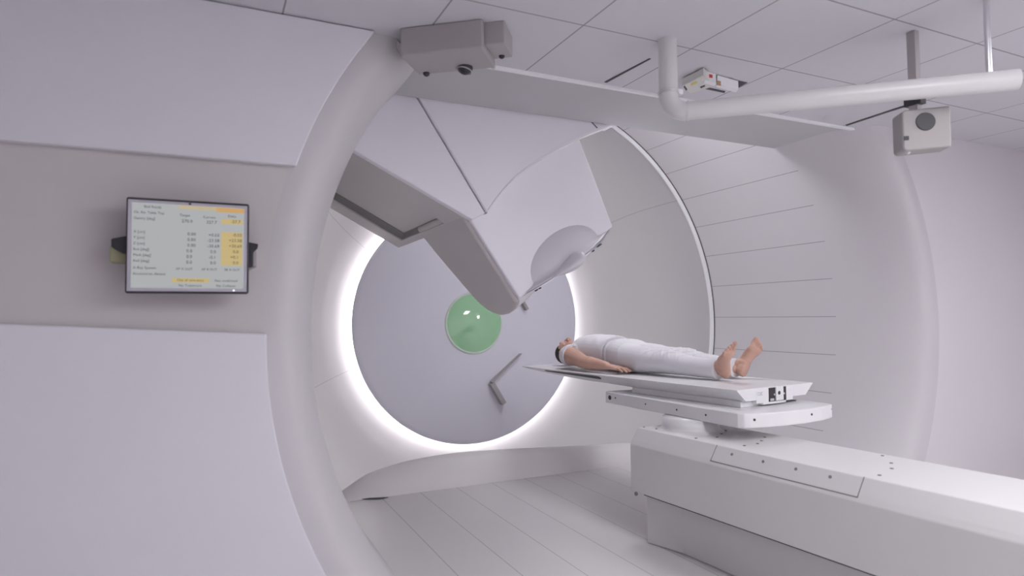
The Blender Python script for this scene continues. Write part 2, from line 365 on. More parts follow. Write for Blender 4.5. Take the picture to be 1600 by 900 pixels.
# cheek on the lower left of the body, painted in the shade tone
ck = []
for y, q in outl[1:]: 
    f = (-.54 - q)/(-.54+1.15); ck.append(G(-.472-.008*f, max(q, -1.22), max(y, 3.725)))
MB().prism([c - NV*.022 for c in ck], NV*.05).build('side_cheek', m_cover_shade, nz, bevel=.021, seg=5, ang=60)['label'] = 'shade-toned lower side face of the nozzle'
# domed housing of the beam exit
cx = (-.03, 4.2)
dome = [(.583*math.cos(t), -.56 - .37*math.sin(t)) for t in [math.pi/2*(1-i/20) for i in range(21)]]
dome[0] = (.0005, dome[0][1]); dome += [(.590, -.552), (.603, -.545), (.623, -.541), (.623, -.533), (.58, -.531)]
c0 = G(cx[0], 0, cx[1]); AR = dict(a0=-.74, a1=.74, u=(0, -1, 0))
o = MB().rev(dome, c0, BV, n=60, **AR).build('exit_dome', m_dome_shade, nz, smooth=True)
FR = Matrix((NV, (0, 1, 0), BV)).transposed()
tg = []
for (u0, v0), (u1, v1), dp in (((864, 434), (865, 434.5), .004), ((873, 422), (875, 431), .04), ((884, 408), (888, 427), .075), ((891.5, 399), (899, 421), .095), ((899, 392.5), (907, 414), .10), ((906, 393), (909.5, 406), .06), ((909, 397), (910, 401), .01)):
    a, b_ = pt(u0, v0, 'Y', 3.60), pt(u1, v1, 'Y', 3.60); c = (a+b_)/2; hv = (a-b_)/2
    tg.append([c + hv*math.cos(t) + V((0, 1, 0))*dp*math.sin(t) for t in [2*math.pi*i/32 for i in range(32)]])
o = MB().loft(tg).build('exit_snout', m_dome_shade, nz, smooth=True); sb_ = o.modifiers.new('sub', 'SUBSURF'); sb_.levels = 2; sb_.render_levels = 2
MB().rev([(.600, -.531), (.628, -.531), (.628, -.523), (.600, -.523), (.600, -.531)], c0, BV, n=60, **AR).build('exit_ring', m_metal, nz, smooth=False)
for pp, ww in ((-.36, .018), (-.335, .012), (.17, .035), (.11, .012)):
    yv = cx[1] - math.sqrt(.628**2 - (pp-cx[0])**2) + .001
    MB().prism([G(pp, -.521, yv), G(pp+ww, -.521, yv-.002), G(pp+ww, -.513, yv-.002), G(pp, -.513, yv)], (0, .02, 0)).build('latch', m_dark, nz)

# ------------------------------------------------------------------ couch: base, swivel plate, table top
yaw = math.radians(4.2); piv = V((2.315, 3.25, 0))
bs = empty('couch_base', piv, 'long heavy white machine base on the floor under the patient table', 'machine base', rz=-0.0)
BM = Matrix.Translation(piv) @ Matrix.Rotation(yaw, 4, 'Z')      # local y runs along the tunnel, -y comes to the camera
sec = [(0, .30), (0, .575), (.015, .60), (.062, .668), (.56, .668), (.60, .62), (.60, .30)]
rings = [[V((x + (0.02 if (y == 0 and x < .1) else 0), y, z)) for x, z in sec] for y in (0, -.02, -2.9)]
rings[0] = [V((x*.93+.02, 0, .30+(z-.30)*.985)) for x, z in sec]
MB(BM).loft(rings).build('housing', m_base, bs, bevel=.004, seg=3, ang=18)
MB(BM).prism([(.045, -.10, 0), (.10, -.34, 0), (.10, -2.9, 0), (.50, -2.9, 0), (.50, -.12, 0)], (0, 0, .284)).build('plinth', m_base, bs, bevel=.01)
MB(BM).box((.03, -2.8, .284), (.57, -.10, .301)).build('shadow_gap', m_slot, bs)
# access cover on the sloped edge with its screws
def slope(t, y, off=0):
    a, b = V((.012, 0, .593)), V((.064, 0, .669)); r = a + (b-a)*t; nn = unit(V((-(b-a).z, 0, (b-a).x))); r = r + nn*off; return V((r.x, y, r.z))
# long flat bolts
def bolt(m4, c, nrm, r=.007, name='screw', parent=None, mt=None, hh=.003):
    c = m4 @ V(c); nrm = unit((m4.to_3x3() @ V(nrm))); return MB().cyl(c, c + nrm*hh, r, n=12).build(name, mt or m_screw, parent)
for y in (-.76, -.95, -1.13, -1.30): bolt(BM, slope(.62, y), (-.8, 0, .55), .0075, parent=bs)
for y0_, t0 in ((-.645, None), (-1.44, None)):
    MB(BM).prism([slope(-.05, y0_, .0012), slope(.98, y0_, .0012), slope(.98, y0_-.004, .0012), slope(-.05, y0_-.004, .0012)], (-.0005, 0, .0005)).build('cover_joint', m_screw, bs)
MB(BM).prism([slope(-.05, -.645, .0012), slope(.0, -.645, .0012), slope(.0, -1.44, .0012), slope(-.05, -1.44, .0012)], (-.0005, 0, .0005)).build('cover_joint', m_screw, bs)
for x, y in ((.10, -.03), (.12, -.12), (.09, -.30), (.10, -.46), (.22, -.50), (.32, -.44), (.42, -.38), (.16, -.74), (.26, -.74), (.34, -.70), (.44, -.64), (.14, -1.46), (.30, -1.42), (.40, -1.36), (.52, -1.25)):
    bolt(BM, (x, y, .668), (0, 0, 1), .0075, parent=bs)
bolt(BM, (.0, -.07, .29), (-1, 0, 0), .012, parent=bs, hh=.008)
# column and plate
cc = pt(1068, 668, 'Z', .69); cc = V((2.60, 3.02, 0))
MB().rev([(.195, .668), (.190, .672), (.176, .677), (.168, .686), (.165, .70), (.165, .7449), (.0005, .7449)], cc, (0, 0, 1), n=64).build('column', m_couch, bs, smooth=True)
sw = empty('swivel_plate', (cc.x, cc.y, .745), 'thick white swivel plate with dark holes along its edge, carrying the table', 'swivel plate')
PL = [(2.52, 3.80), (2.53, 3.45), (2.545, 3.0), (2.556, 2.66), (2.562, 2.60), (2.58, 2.573), (2.61, 2.56), (2.72, 2.538), (2.85, 2.528), (3.0, 2.532), (3.15, 2.553), (3.26, 2.585), (3.30, 2.605), (3.308, 2.64), (3.30, 3.1), (3.20, 3.80)]
MB().prism([(x, y, .745) for x, y in PL], (0, 0, .078)).build('plate', m_couch, sw, bevel=.006, seg=3, ang=30)
def side_hole(x, y, z, n_, r, parent, mt=m_dark):
    c = V((x, y, z)); n_ = unit(V(n_)); MB().cyl(c - n_*.004, c + n_*.0015, r, n=16).build('screw_hole', mt, parent)
side_hole(2.521, 3.745, .785, (-1, -.03, 0), .016, sw); side_hole(2.523, 3.68, .79, (-1, -.03, 0), .006, sw)
for y in (3.36, 3.07, 2.83): side_hole(2.52+(3.8-y)*.0315, y, .785, (-1, -.03, 0), .006, sw)
side_hole(2.635, 2.554, .79, (-.2, -1, 0), .007, sw); side_hole(3.05, 2.5385, .79, (.1, -1, 0), .007, sw); side_hole(3.285, 2.599, .795, (.5, -1, 0), .006, sw)
# table top frame: local x across, y towards the head end
TY = math.radians(6.3); TM = Matrix.Translation((2.658, 2.70, 0)) @ Matrix.Rotation(TY, 4, 'Z')
tb = empty('patient_table', (2.95, 3.2, .825), 'long thin white patient table carrying the lying person', 'table')
TW, TL, TZ = .70, 2.25, .93
nt_ = 12
rings = []
for y, zb, ins in ((0, .862, .075), (.9, .862, .075), (1.45, .870, .07), (1.9, .892, .05), (2.15, .912, .03), (2.25, .922, .02)):
    x0 = 0 if y < 2 else (y-2)*.10
    rings.append([V((x0, y, TZ)), V((TW-x0, y, TZ)), V((TW-x0-.004, y, TZ-.006)), V((TW-ins, y, zb)), V((ins, y, zb)), V((x0+.004, y, TZ-.006))])
MB(TM).loft(rings).build('table_top', m_couch, tb, bevel=.003)
MB(TM).box((.07, .03, .823), (.30, .93, .862)).box((.30, .12, .823), (.60, .93, .862)).build('spacer', m_couch, tb, bevel=.006)
MB(TM).box((.09, .035, .8231), (.58, .70, .829)).build('shadow_gap', m_slot, tb)
# dark slot along the near edge of the head end
sl = []
for y, z0_, z1_ in ((1.10, .913, .897), (1.12, .917, .893), (1.90, .922, .904), (1.93, .920, .908)):
    pass
def edge(y, z):   # a point on the sloped near side
    zb = .862 if y < .9 else .862 + (y-.9)/.55*.008 if y < 1.45 else .870 + (y-1.45)/.45*.022; ins = .075 if y < .9 else .075-.005*(y-.9)/.55 if y < 1.45 else .07-.02*(y-1.45)/.45
    t = (TZ-.006 - z)/(TZ-.006-zb); return V((.004 + (ins-.004)*t - .002, y, z-.001))
sl = [edge(1.20, .906), edge(1.21, .9165), edge(1.23, .919), edge(1.88, .9205), edge(1.90, .914), edge(1.88, .908), edge(1.23, .896), edge(1.21, .898)]
MB(TM).prism(sl, (.006, 0, .004)).build('edge_slot', m_slot, tb)['label'] = 'dark grey slot along the edge'
for y in (.95, .78, .62, .46, .30, .12): bolt(TM, edge(y, .921) + V((.002, 0, .001)), (-1, 0, -1), .006, parent=tb, mt=m_base)
# coupling at the foot end
cp = MB(TM)
cp.box((.165, -.002, .842), (.275, .06, .915)).box((.43, -.002, .842), (.50, .06, .915)).box((.275, .02, .838), (.43, .06, .925)).box((.22, -.004, .832), (.43, .03, .846))
cp.build('coupling_frame', m_couch, tb, bevel=.003)
for x0, x1 in ((.277, .33), (.398, .432)): MB(TM).box((x0, -.004, .846), (x1, .0195, .925)).build('coupling_recess', m_dark, tb)['label'] = 'black recess'
MB(TM).box((.330, -.012, .850), (.398, .018, .927)).build('coupling_block', m_couch, tb, bevel=.002)
c = TM @ V((.356, -.0135, .893)); MB().cyl(c, c + TM.to_3x3() @ V((0, .006, 0)), .011, n=20).build('coupling_hole', m_dark, tb)
for x in (.322, .412): 
    c = TM @ V((x, -.006, .885)); MB().cyl(c, c + TM.to_3x3() @ V((0, .01, 0)), .006, n=14).build('pin', m_metal, tb)
MB(TM).box((.283, -.006, .850), (.318, .01, .864)).build('clip', m_metal, tb)
# small stamped mark on the end face: three outlined shapes
mk = MB(TM)
def frame_rect(mb, x0, z0, x1, z1, y=-.0032, t=.0022, gap=None):
    mb.box((x0, y, z0), (x0+t, y+.001, z1)); mb.box((x0, y, z0), (x1, y+.001, z0+t)); mb.box((x0, y, z1-t), (x1, y+.001, z1))
    if gap is None: mb.box((x1-t, y, z0), (x1, y+.001, z1))
frame_rect(mk, .175, .888, .187, .906, gap=1); frame_rect(mk, .191, .888, .205, .906); frame_rect(mk, .209, .888, .221, .906, gap=1)
mk.build('stamped_mark', mat('mark_grey', (.45, .45, .47), .6), tb)

# ------------------------------------------------------------------ person (local: x to the viewer's right, y towards the head, z up)
PYW = math.radians(10.5); PO = V((3.06, 3.115, .932))
PM = Matrix.Translation(PO) @ Matrix.Rotation(PYW, 4, 'Z')
per = empty('person', PO, 'person lying on their back, barefoot in white short-sleeved shirt and white trousers', 'person', rz=PYW)
def oval(c, rx, rz, n=28, y=None, pw=2.0):
    out = []
    for i in range(n):
        t = 2*math.pi*i/n; cs, sn_ = math.cos(t), math.sin(t)
        out.append(V((c[0] + rx*math.copysign(abs(cs)**(2/pw), cs), c[1], c[2] + rz*math.copysign(abs(sn_)**(2/pw), sn_))))
    return out
def remeshed(name, mb, m, parent, vox, smooth=4, disp=None):
    me = mb.mesh(name+'_src', m, merge=False); o = bpy.data.objects.new(name+'_src', me); COL.objects.link(o)
    r = o.modifiers.new('r', 'REMESH'); r.mode = 'VOXEL'; r.voxel_size = vox
    s_ = o.modifiers.new('s', 'SMOOTH'); s_.factor = .5; s_.iterations = smooth
    dg = bpy.context.evaluated_depsgraph_get(); dg.update(); me2 = bpy.data.meshes.new_from_object(o.evaluated_get(dg)); me2.name = name
    bpy.data.objects.remove(o); bpy.data.meshes.remove(me)
    if disp:
        for v in me2.vertices:
            q = PM.inverted() @ v.co; q2 = disp(q); v.co = PM @ q2
    me2.materials.clear(); me2.materials.append(m)
    return link(name, me2, parent, smooth=True)
B = MB(PM)
def torso(mb, rows, n=28): mb.loft([oval((cx_, y, cz), rx, rz, n, pw=2.4) for y, cx_, cz, rx, rz in rows])
torso(B, [(.84, 0, .105, .15, .09), (.95, 0, .115, .16, .10), (1.08, 0, .115, .145, .095), (1.22, 0, .13, .15, .11), (1.34, 0, .13, .155, .11), (1.42, 0, .12, .14, .09), (1.47, 0, .11, .08, .06)])
B.capsule((0, 1.42, .095), .062, (0, 1.56, .092), .055)
# head
HZ = .022
B_keep = B.M; B.M = PM @ Matrix.Translation((0, 0, HZ))
B.sphere((0, 1.645, .095), (.075, .098, .092), 28, 18)
B.sphere((0, 1.585, .128), (.060, .068, .062), 24, 14)
B.sphere((0, 1.545, .158), (.028, .026, .026), 18, 10)                      # chin
B.capsule((0, 1.665, .180), .014, (0, 1.622, .207), .015)                   # nose
B.sphere((-.012, 1.616, .196), (.011, .010, .010), 12, 8); B.sphere((.012, 1.616, .196), (.011, .010, .010), 12, 8)
B.capsule((-.035, 1.683, .168), .014, (.035, 1.683, .168), .014)            # brow
for s in (-1, 1):
    B.sphere((s*.031, 1.664, .160), (.015, .010, .012), 14, 8)             # eyeball under its lid
    B.sphere((s*.040, 1.625, .150), (.022, .022, .022), 14, 8)              # cheek
    B.sphere((s*.078, 1.630, .095), (.010, .032, .020), 14, 10)             # ear
B.capsule((-.020, 1.586, .178), .009, (.020, 1.586, .178), .009); B.capsule((-.017, 1.573, .176), .009, (.017, 1.573, .176), .009)
B.M = B_keep
# arms: near (-1) bent slightly with the palm down, far (+1) mirrored
def arm(mb, s):
    sh, el, wr = V((s*.195, 1.385, .105)), V((s*.268, 1.135, .070)), V((s*.262, .905, .054))
    mb.capsule(sh, .072, sh.lerp(el, .5) + V((0, 0, .004)), .062); mb.capsule(sh.lerp(el, .5) + V((0, 0, .004)), .062, el, .048)
    mb.capsule(el, .048, el.lerp(wr, .3), .051); mb.capsule(el.lerp(wr, .3), .051, wr, .031)
    pc = V((s*.245, .835, .040))
    mb.loft([oval((wr.x, .895, .050), .027, .022), oval((s*.249, .865, .047), .034, .020), oval((s*.246, .835, .043), .040, .018), oval((s*.243, .805, .038), .042, .016), oval((s*.242, .788, .035), .040, .013)])
    for k, (dx, L, dd) in enumerate(((-.036, .076, -.006), (-.012, .088, -.002), (.012, .082, .003), (.035, .064, .009))):
        if s > 0: dx = -dx; dd = -dd
        a0 = V((s*.242+dx, .795, .036)); a1 = a0 + V((dd, -.45*L, .006)); a2 = a1 + V((dd*.7, -.32*L, -.009)); a3 = a2 + V((dd*.4, -.26*L, -.010))
        mb.capsule(a0, .0095, a1, .0088, 12); mb.capsule(a1, .0088, a2, .0080, 12); mb.capsule(a2, .0080, a3, .0072, 12)
    t0 = V((s*.242 - s*.026, .858, .044)); t1 = t0 + V((-s*.022, -.030, .002)); t2 = t1 + V((-s*.010, -.030, -.008)); t3 = t2 + V((-s*.003, -.022, -.006))
    mb.capsule(t0, .015, t1, .012, 12); mb.capsule(t1, .012, t2, .0105, 12); mb.capsule(t2, .0105, t3, .009, 12)
arm(B, -1); arm(B, 1)
# legs (mostly under cloth) and feet
def leg(mb, s):
    hx = .085
    mb.capsule((s*.085, .88, .10), .082, (s*.095, .50, .085), .052); mb.capsule((s*.095, .48, .082), .052, (s*hx, .08, .062), .036)
def foot(mb, c, splay, lean, s, tw):
    """sole towards -y; c = heel contact; splay tilts the toes sideways, lean tilts them towards the viewer"""
    U = unit(V((math.sin(splay), -math.sin(lean), math.cos(splay))))
    N = V((0, -1, 0)); N = unit(N - U*N.dot(U)); W = U.cross(N); W = W if W.x > 0 else -W
    # turn the sole a little outwards
    N2 = unit(N*math.cos(tw) + W*math.sin(tw)); W2 = unit(U.cross(N2)); W2 = W2 if W2.x > 0 else -W2
    N, W = N2, W2
    def ring(h, hw, th, off, sh=0):
        cc_ = V(c) + U*h - N*(th - off) + W*sh
        return [cc_ + W*hw*math.cos(t) + N*th*math.sin(t)*(1 if math.sin(t) < 0 else .9) for t in [2*math.pi*i/20 for i in range(20)]]
    K = 1.10
    U, = (U*K,)
    io = -s       # the inner (big toe) side
    mb.loft([ring(.003, .016, .022, -.008), ring(.010, .029, .034, -.002), ring(.028, .038, .043, .003), ring(.055, .040, .050, .001), ring(.085, .037, .050, -.006, s*.003), ring(.115, .038, .043, -.009, s*.003), ring(.145, .045, .035, -.005, 0), ring(.168, .051, .028, .002), ring(.184, .050, .022, .001), ring(.196, .046, .014, -.003)])
    for dx, L, r in ((.033*io, .052, .0155), (.0075*io, .050, .0092), (-.0125*io, .043, .0088), (-.030*io, .033, .0085), (-.0455*io, .021, .0085)):
        b0 = V(c) + U*.186 + W*dx - N*.016; b1 = b0 + U*L*.55 - N*.006; b2 = b0 + U*L + N*.004
        mb.capsule(b0, r*.85, b1, r*.85, 12); mb.capsule(b1, r*.85, b2, r, 12)
    ank = V(c) + U*.078 - N*.050
    mb.capsule(ank, .040, V((c[0]*.98, .16, .07)), .038)
    mb.sphere(ank + W*.032, .015, 12, 8); mb.sphere(ank - W*.032, .015, 12, 8)
for s in (-1, 1): leg(B, s)
foot(B, (-.080, -.005, .006), math.radians(-24), math.radians(25), -1, math.radians(-16))
foot(B, (.080, .0, .014), math.radians(27), math.radians(14), 1, math.radians(-12))
body = remeshed('body', B, m_skin, per, .0034, smooth=3)
# hair
H = MB(PM); H.M = PM @ Matrix.Translation((0, 0, HZ-.004)); H.sphere((0, 1.672, .083), (.083, .090, .088), 28, 18); H.sphere((0, 1.64, .060), (.080, .085, .062), 24, 14)
hair = H
def hd(q):
    return q
# keep the face free: squash the hair where the face is
def hair_shape(q):
    q = q.copy()
    lim = .118 + HZ + max(0, (q.y-1.675))*.75
    if q.z > lim: q.z = lim + (q.z-lim)*.12
    f = math.sin(q.x*150)*math.sin(q.y*130)*.0014; q.z += f
    return q
o = remeshed('hair', H, m_hair, per, .006, smooth=2, disp=hair_shape); o['label'] = 'short dark hair'
# shirt
T_ = MB(PM)
torso(T_, [(1.048, 0, .134, .171, .130), (1.07, 0, .134, .172, .131), (1.14, 0, .136, .172, .132), (1.24, 0, .138, .172, .134), (1.34, 0, .136, .172, .132), (1.41, 0, .128, .172, .116), (1.455, 0, .118, .14, .092), (1.480, 0, .112, .088, .076)])
for s in (-1, 1):
    T_.capsule((s*.12, 1.39, .120), .086, (s*.198, 1.39, .107), .084)
def fold(q):
    q = q.copy()
    if abs(q.x) > .177 and 1.2 < q.y < 1.372: q.y = 1.372 - .003*(1.372-q.y)
    a = .0035*math.sin(q.y*55 + 2.5*math.sin(q.x*17)) * math.sin(q.x*21+1); q.z += a*min(1, max(0, q.z/.1)); 
    return q
o = remeshed('shirt', T_, m_shirt, per, .0065, smooth=4, disp=fold)
MB(PM).rev([(.064, -.006), (.072, -.005), (.074, .004), (.066, .006)], (0, 1.484, .108), (0, 1, .12), n=36).build('collar', m_shirt, o, smooth=True)
# trousers
P_ = MB(PM)
torso(P_, [(.80, 0, .105, .168, .098), (.88, 0, .122, .186, .118), (.95, 0, .126, .186, .122), (1.00, 0, .124, .176, .119), (1.03, 0, .122, .166, .114), (1.055, 0, .122, .156, .108)])
for s in (-1, 1):
    segs = [((s*.075, .99, .110), .070), ((s*.084, .93, .112), .096), ((s*.092, .86, .112), .106), ((s*.098, .70, .104), .098), ((s*.105, .56, .098), .082), ((s*.108, .48, .098), .078), ((s*.106, .38, .088), .073), ((s*.100, .25, .078), .068), ((s*.092, .14, .072), .064), ((s*.088, .060, .068), .067)]
    P_.loft([[V((c[0] + r*math.cos(t), c[1], c[2]*1.0 + r*.98*math.sin(t))) for t in [2*math.pi*i/28 for i in range(28)]] for c, r in segs])
def fold2(q):
    q = q.copy(); k = math.exp(-((q.y-.46)/.16)**2); k2 = .35
    q.z = max(q.z, -.0) if q.z < .0 else q.z
    f = 1 - abs(math.sin(q.y*34 + q.x*26 + 1.4*math.sin(q.x*31 + q.y*7))); g = 1 - abs(math.sin(q.y*51 - q.x*33 + 2))
    a = k*(.016*f**3 + .008*g**4) + .0022*math.sin(q.y*24 + q.x*19)
    q.z += a*min(1, max(0, (q.z-.04)/.06)); return q
tr = remeshed('trousers', P_, m_trous, per, .0065, smooth=3, disp=fold2)
wb = MB(PM); wb.loft([oval((0, y_, .123), a_x, a_z, 36, pw=2.4) for y_, a_x, a_z in ((1.030, .172, .119), (1.004, .180, .1225), (1.004, .172, .116), (1.030, .164, .112), (1.030, .172, .119))], cap=False)
wb.build('waistband', m_trous, tr, smooth=True)

# ------------------------------------------------------------------ monitor on the band left of the opening
mx0, mx1, mz0, mz1, my = -.279, .145, 1.452, 1.812, 2.745
mo = empty('wall_monitor', ((mx0+mx1)/2, my+.03, mz0), 'flat wall monitor showing a data table with orange cells', 'monitor')
MB().box((mx0, my, mz0), (mx1, my+.045, mz1)).build('casing', m_dark, mo, bevel=.008, seg=3)['label'] = 'black casing'
b = .010
MB().add([(mx0+.006, my-.003, mz0+.008), (mx1-.008, my-.003, mz0+.008), (mx1-.008, my-.003, mz1-.010), (mx0+.006, my-.003, mz1-.010),
          (mx0+.019, my-.003, mz0+.020), (mx1-.019, my-.003, mz0+.020), (mx1-.019, my-.003, mz1-.020), (mx0+.019, my-.003, mz1-.020),
          (mx0+.019, my+.004, mz0+.020), (mx1-.019, my+.004, mz0+.020), (mx1-.019, my+.004, mz1-.020), (mx0+.019, my+.004, mz1-.020),
          (mx0+.006, my+.004, mz0+.008), (mx1-.008, my+.004, mz0+.008), (mx1-.008, my+.004, mz1-.010), (mx0+.006, my+.004, mz1-.010)],
         [[i, (i+1)%4, 4+(i+1)%4, 4+i] for i in range(4)] + [[4+i, 4+(i+1)%4, 8+(i+1)%4, 8+i] for i in range(4)] + [[i, (i+1)%4, 12+(i+1)%4, 12+i] for i in range(4)]).build('bezel', m_bezel, mo)['label'] = 'silver bezel'
sx0, sx1, sz0, sz1 = mx0+.019, mx1-.019, mz0+.020, mz1-.020
scr = MB().box((sx0, my-.0020, sz0), (sx1, my+.002, sz1)).build('screen', m_screen, mo)
MB().box(((sx0+sx1)/2-.004, my-.005, mz1-.018), ((sx0+sx1)/2+.004, my-.002, mz1-.012)).build('sensor', m_dark, mo)
MB().cyl((mx1-.055, my-.005, mz0+.013), (mx1-.055, my-.002, mz0+.013), .003, n=12).build('power_light', mat('pilot_lamp', (1, 1, 1), emit=(1, 1, 1), estr=1.2), mo)
# wall bracket ears at both sides
MB().prism([(mx0-.048, my+.02, 1.655), (mx0+.02, my+.02, 1.672), (mx0+.02, my+.02, 1.600), (mx0-.01, my+.02, 1.600), (mx0-.048, my+.02, 1.625)], (0, .05, 0)).build('bracket', m_dark, mo, bevel=.004)
MB().box((mx0-.055, my+.04, 1.568), (mx0+.02, my+.11, 1.632)).build('bracket_block', m_olive, mo, bevel=.006)['label'] = 'olive block at the left side'
MB().prism([(mx1-.02, my+.02, 1.665), (mx1+.036, my+.02, 1.655), (mx1+.034, my+.02, 1.638), (mx1+.018, my+.02, 1.622), (mx1+.018, my+.02, 1.565), (mx1-.02, my+.02, 1.555)], (0, .05, 0)).build('bracket', m_dark, mo, bevel=.004)
MB().box((mx1-.01, my+.05, 1.565), (mx1+.034, my+.13, 1.630)).build('bracket_block', m_box, mo, bevel=.006)['label'] = 'grey block at the right side'
MB().box((mx0+.12, my+.045, 1.55), (mx1-.12, YW, 1.72)).build('wall_mount', m_slot, mo, bevel=.004)
# the screen picture: cells, title bar and writing (fractions of the screen measured from its top left)
SWd, SHt = sx1-sx0, sz1-sz0
def cell(mb, u0, v0, u1, v1, off=.001): mb.box((sx0+u0*SWd, my-.0020-off, sz1-v1*SHt), (sx0+u1*SWd, my-.0020, sz1-v0*SHt))
cells = MB()
cq = [(.785, .145, .985, .205)] + [(.785, .305+.0687*k, .985, .305+.0687*(k+1)-.001) for k in range(6)]
for q in cq + [(.345, .878, .680, .930)]:
    cells = MB(); cell(cells, *q); cells.build('orange_cell', m_orange, scr)
tb_ = MB(); cell(tb_, .74, .005, 1.0, .062); tb_.build('title_bar', m_bar, scr)
tb_ = MB(); cell(tb_, .40, .005, .74, .048); tb_.build('title_bar', m_bar2, scr)
def text_mesh(items, name, m, parent, depth=.0006):
    """items: (string, u, v, size, align) in screen fractions"""
    allv, allf = [], []
    for s, u, v, size, al in items:
        cu = bpy.data.curves.new('t', 'FONT'); cu.body = s; cu.size = size; cu.align_x = al; cu.align_y = 'CENTER'; cu.extrude = depth/2; cu.resolution_u = 2
        o_ = bpy.data.objects.new('t', cu); COL.objects.link(o_); dg = bpy.context.evaluated_depsgraph_get(); dg.update()
        me = bpy.data.meshes.new_from_object(o_.evaluated_get(dg)); bpy.data.objects.remove(o_); n = len(allv)
        ox, oz = sx0+u*SWd, sz1-v*SHt
        allv += [(ox+q.co.x, my-.0034+q.co.z*-1, oz+q.co.y) for q in me.vertices]; allf += [[n+i for i in f.vertices] for f in me.polygons]
        bpy.data.meshes.remove(me)
    me = bpy.data.meshes.new(name); me.from_pydata(allv, [], allf); me.materials.append(m); return link(name, me, parent)
t = .0135; L_, R_, C_ = 'LEFT', 'RIGHT', 'CENTER'
items = [('Bed Ready', .10, .045, t, L_), ('Ch. Rx: Table Top', .015, .115, t, L_), ('Target', .455, .125, t, C_), ('Current', .675, .135, t, C_), ('Delta', .885, .108, t, C_),
         ('Gantry [deg]', .015, .185, t, L_), ('270.0', .525, .195, .017, R_), ('327.7', .745, .195, .017, R_), ('-57.7', .965, .175, .017, R_)]
rows = [('X [cm]', '0.00', '+0.03', '-0.03'), ('Y [cm]', '0.00', '-23.58', '+23.58'), ('Z [cm]', '0.00', '-30.69', '+30.69'), ('Rot [deg]', '0.0', '0.0', '0.0'), ('Pitch [deg]', '0.0', '-0.1', '+0.1'), ('Roll [deg]', '0.0', '0.0', '0.0')]
for k, (a, b_, c_, d_) in enumerate(rows):
    v = .345 + k*.068; cut = .0 if k < 3 else .03
    items += [(a, .015, v, t, L_), (b_, .555-cut, v+.003, .017, R_), (c_, .770-cut, v+.005, .017, R_), (d_, .980-cut, .305+.0687*(k+.5), .017, R_)]
items += [('X-Ray System', .015, .765, t, L_), ('XP X OUT', .455, .770, .0125, C_), ('XP B OUT', .680, .770, .0125, C_), ('SB X OUT', .890, .770, .0125, C_),
          ('Accessories Absent', .015, .835, t, L_), ('Out of tolerance', .512, .904, t, C_), ('Not confirmed', .835, .905, t, C_), ('No Treatment', .51, .968, t, C_), ('No Collision', .835, .968, t, C_)]
text_mesh(items, 'screen_text', m_ink, scr)

# ------------------------------------------------------------------ things on the ceiling
# camera housing at the top left, hanging under the header edge
bx0, bx1 = pt(655, 118, 'Z', 2.53), pt(768, 107, 'Z', 2.53); bd = unit(bx1-bx0); bn = V((bd.y, -bd.x, 0)); bn = bn if bn.dot(CAM-bx0) > 0 else -bn
ch = empty('ceiling_camera_box', (bx0.x, bx0.y, 2.53), 'mauve grey box with black domes hanging from the ceiling at the top', 'camera box')
BX = lambda a, b_, z: V((bx0.x, bx0.y, 0)) + bd*a + bn*b_ + V((0, 0, z))
Lb = (bx1-bx0).length
MB().prism([BX(-.0, 0, 2.53), BX(Lb+.02, 0, 2.53), BX(Lb+.02, .24, 2.53), BX(-.0, .24, 2.53)], (0, 0, ZT-2.53)).build('housing', m_box, ch, bevel=.008)
MB().prism([BX(-.035, .02, 2.585), BX(0, .02, 2.535), BX(0, .2, 2.535), BX(-.035, .2, 2.585)], (0, 0, .05)).build('housing_end', m_box, ch, bevel=.003)
MB().prism([BX(Lb+.018, .03, 2.56), BX(Lb+.11, .03, 2.56), BX(Lb+.11, .2, 2.56), BX(Lb+.018, .2, 2.56)], (0, 0, ZT-2.56)).build('side_unit', m_box, ch, bevel=.005)
MB().prism([BX(Lb+.0, -.006, 2.525), BX(Lb+.018, -.006, 2.525), BX(Lb+.018, .0, 2.525), BX(Lb+.0, .0, 2.525)], (0, 0, .05)).build('corner_clip', m_trim, ch)
for a, b_, r, z in ((.045, .022, .016, 2.528), (Lb*.68, .045, .036, 2.53), (Lb+.065, .06, .014, 2.56)):
    c = BX(a, b_, z); o = MB().sphere(c, r, 24, 14).build('dome_lens', m_dark, ch, smooth=True)
    if r > .03:
        MB().rev([(r*1.005, -.016), (r*1.02, -.014), (r*.98, -.021), (r*.96, -.02), (r*1.005, -.016)], c, (.25, 0, 1), n=40).build('lens_ring', m_metal, ch, smooth=True)
# exit-sign-like device recessed in the ceiling
dv = empty('ceiling_device', (2.55, 2.70, 2.60), 'small white labelled device poking out of a ceiling opening', 'device')
z0d = 2.625
d1 = [pt(1075, 150, 'Z', z0d), pt(1115, 137, 'Z', z0d), pt(1099, 118, 'Z', z0d), pt(1066, 133, 'Z', z0d)]
def pxquad(pts, z): return [pt(u, v, 'Z', z) for u, v in pts]
MB().prism(pxquad([(1066, 135), (1078, 147), (1117, 135), (1100, 118)], 2.61), (0, 0, .045)).build('body', mat('device_grey', (.72, .72, .68), .5), dv, bevel=.006)
MB().prism(pxquad([(1099, 130), (1117, 135), (1119, 131), (1101, 126)], 2.605), (0, 0, .055)).build('end_cap', m_trim, dv, bevel=.003)
MB().prism(pxquad([(1118, 136), (1150, 145), (1154, 140), (1121, 131)], 2.605), (0, 0, .05)).build('front_block', m_trim, dv, bevel=.003)
def patch(name, pts, z, m, th=.002, par=dv): return MB().prism(pxquad(pts, z), (0, 0, th)).build(name, m, par)
patch('yellow_label', [(1079, 131), (1088, 127), (1090, 130), (1080, 134)], 2.6085, m_yel)
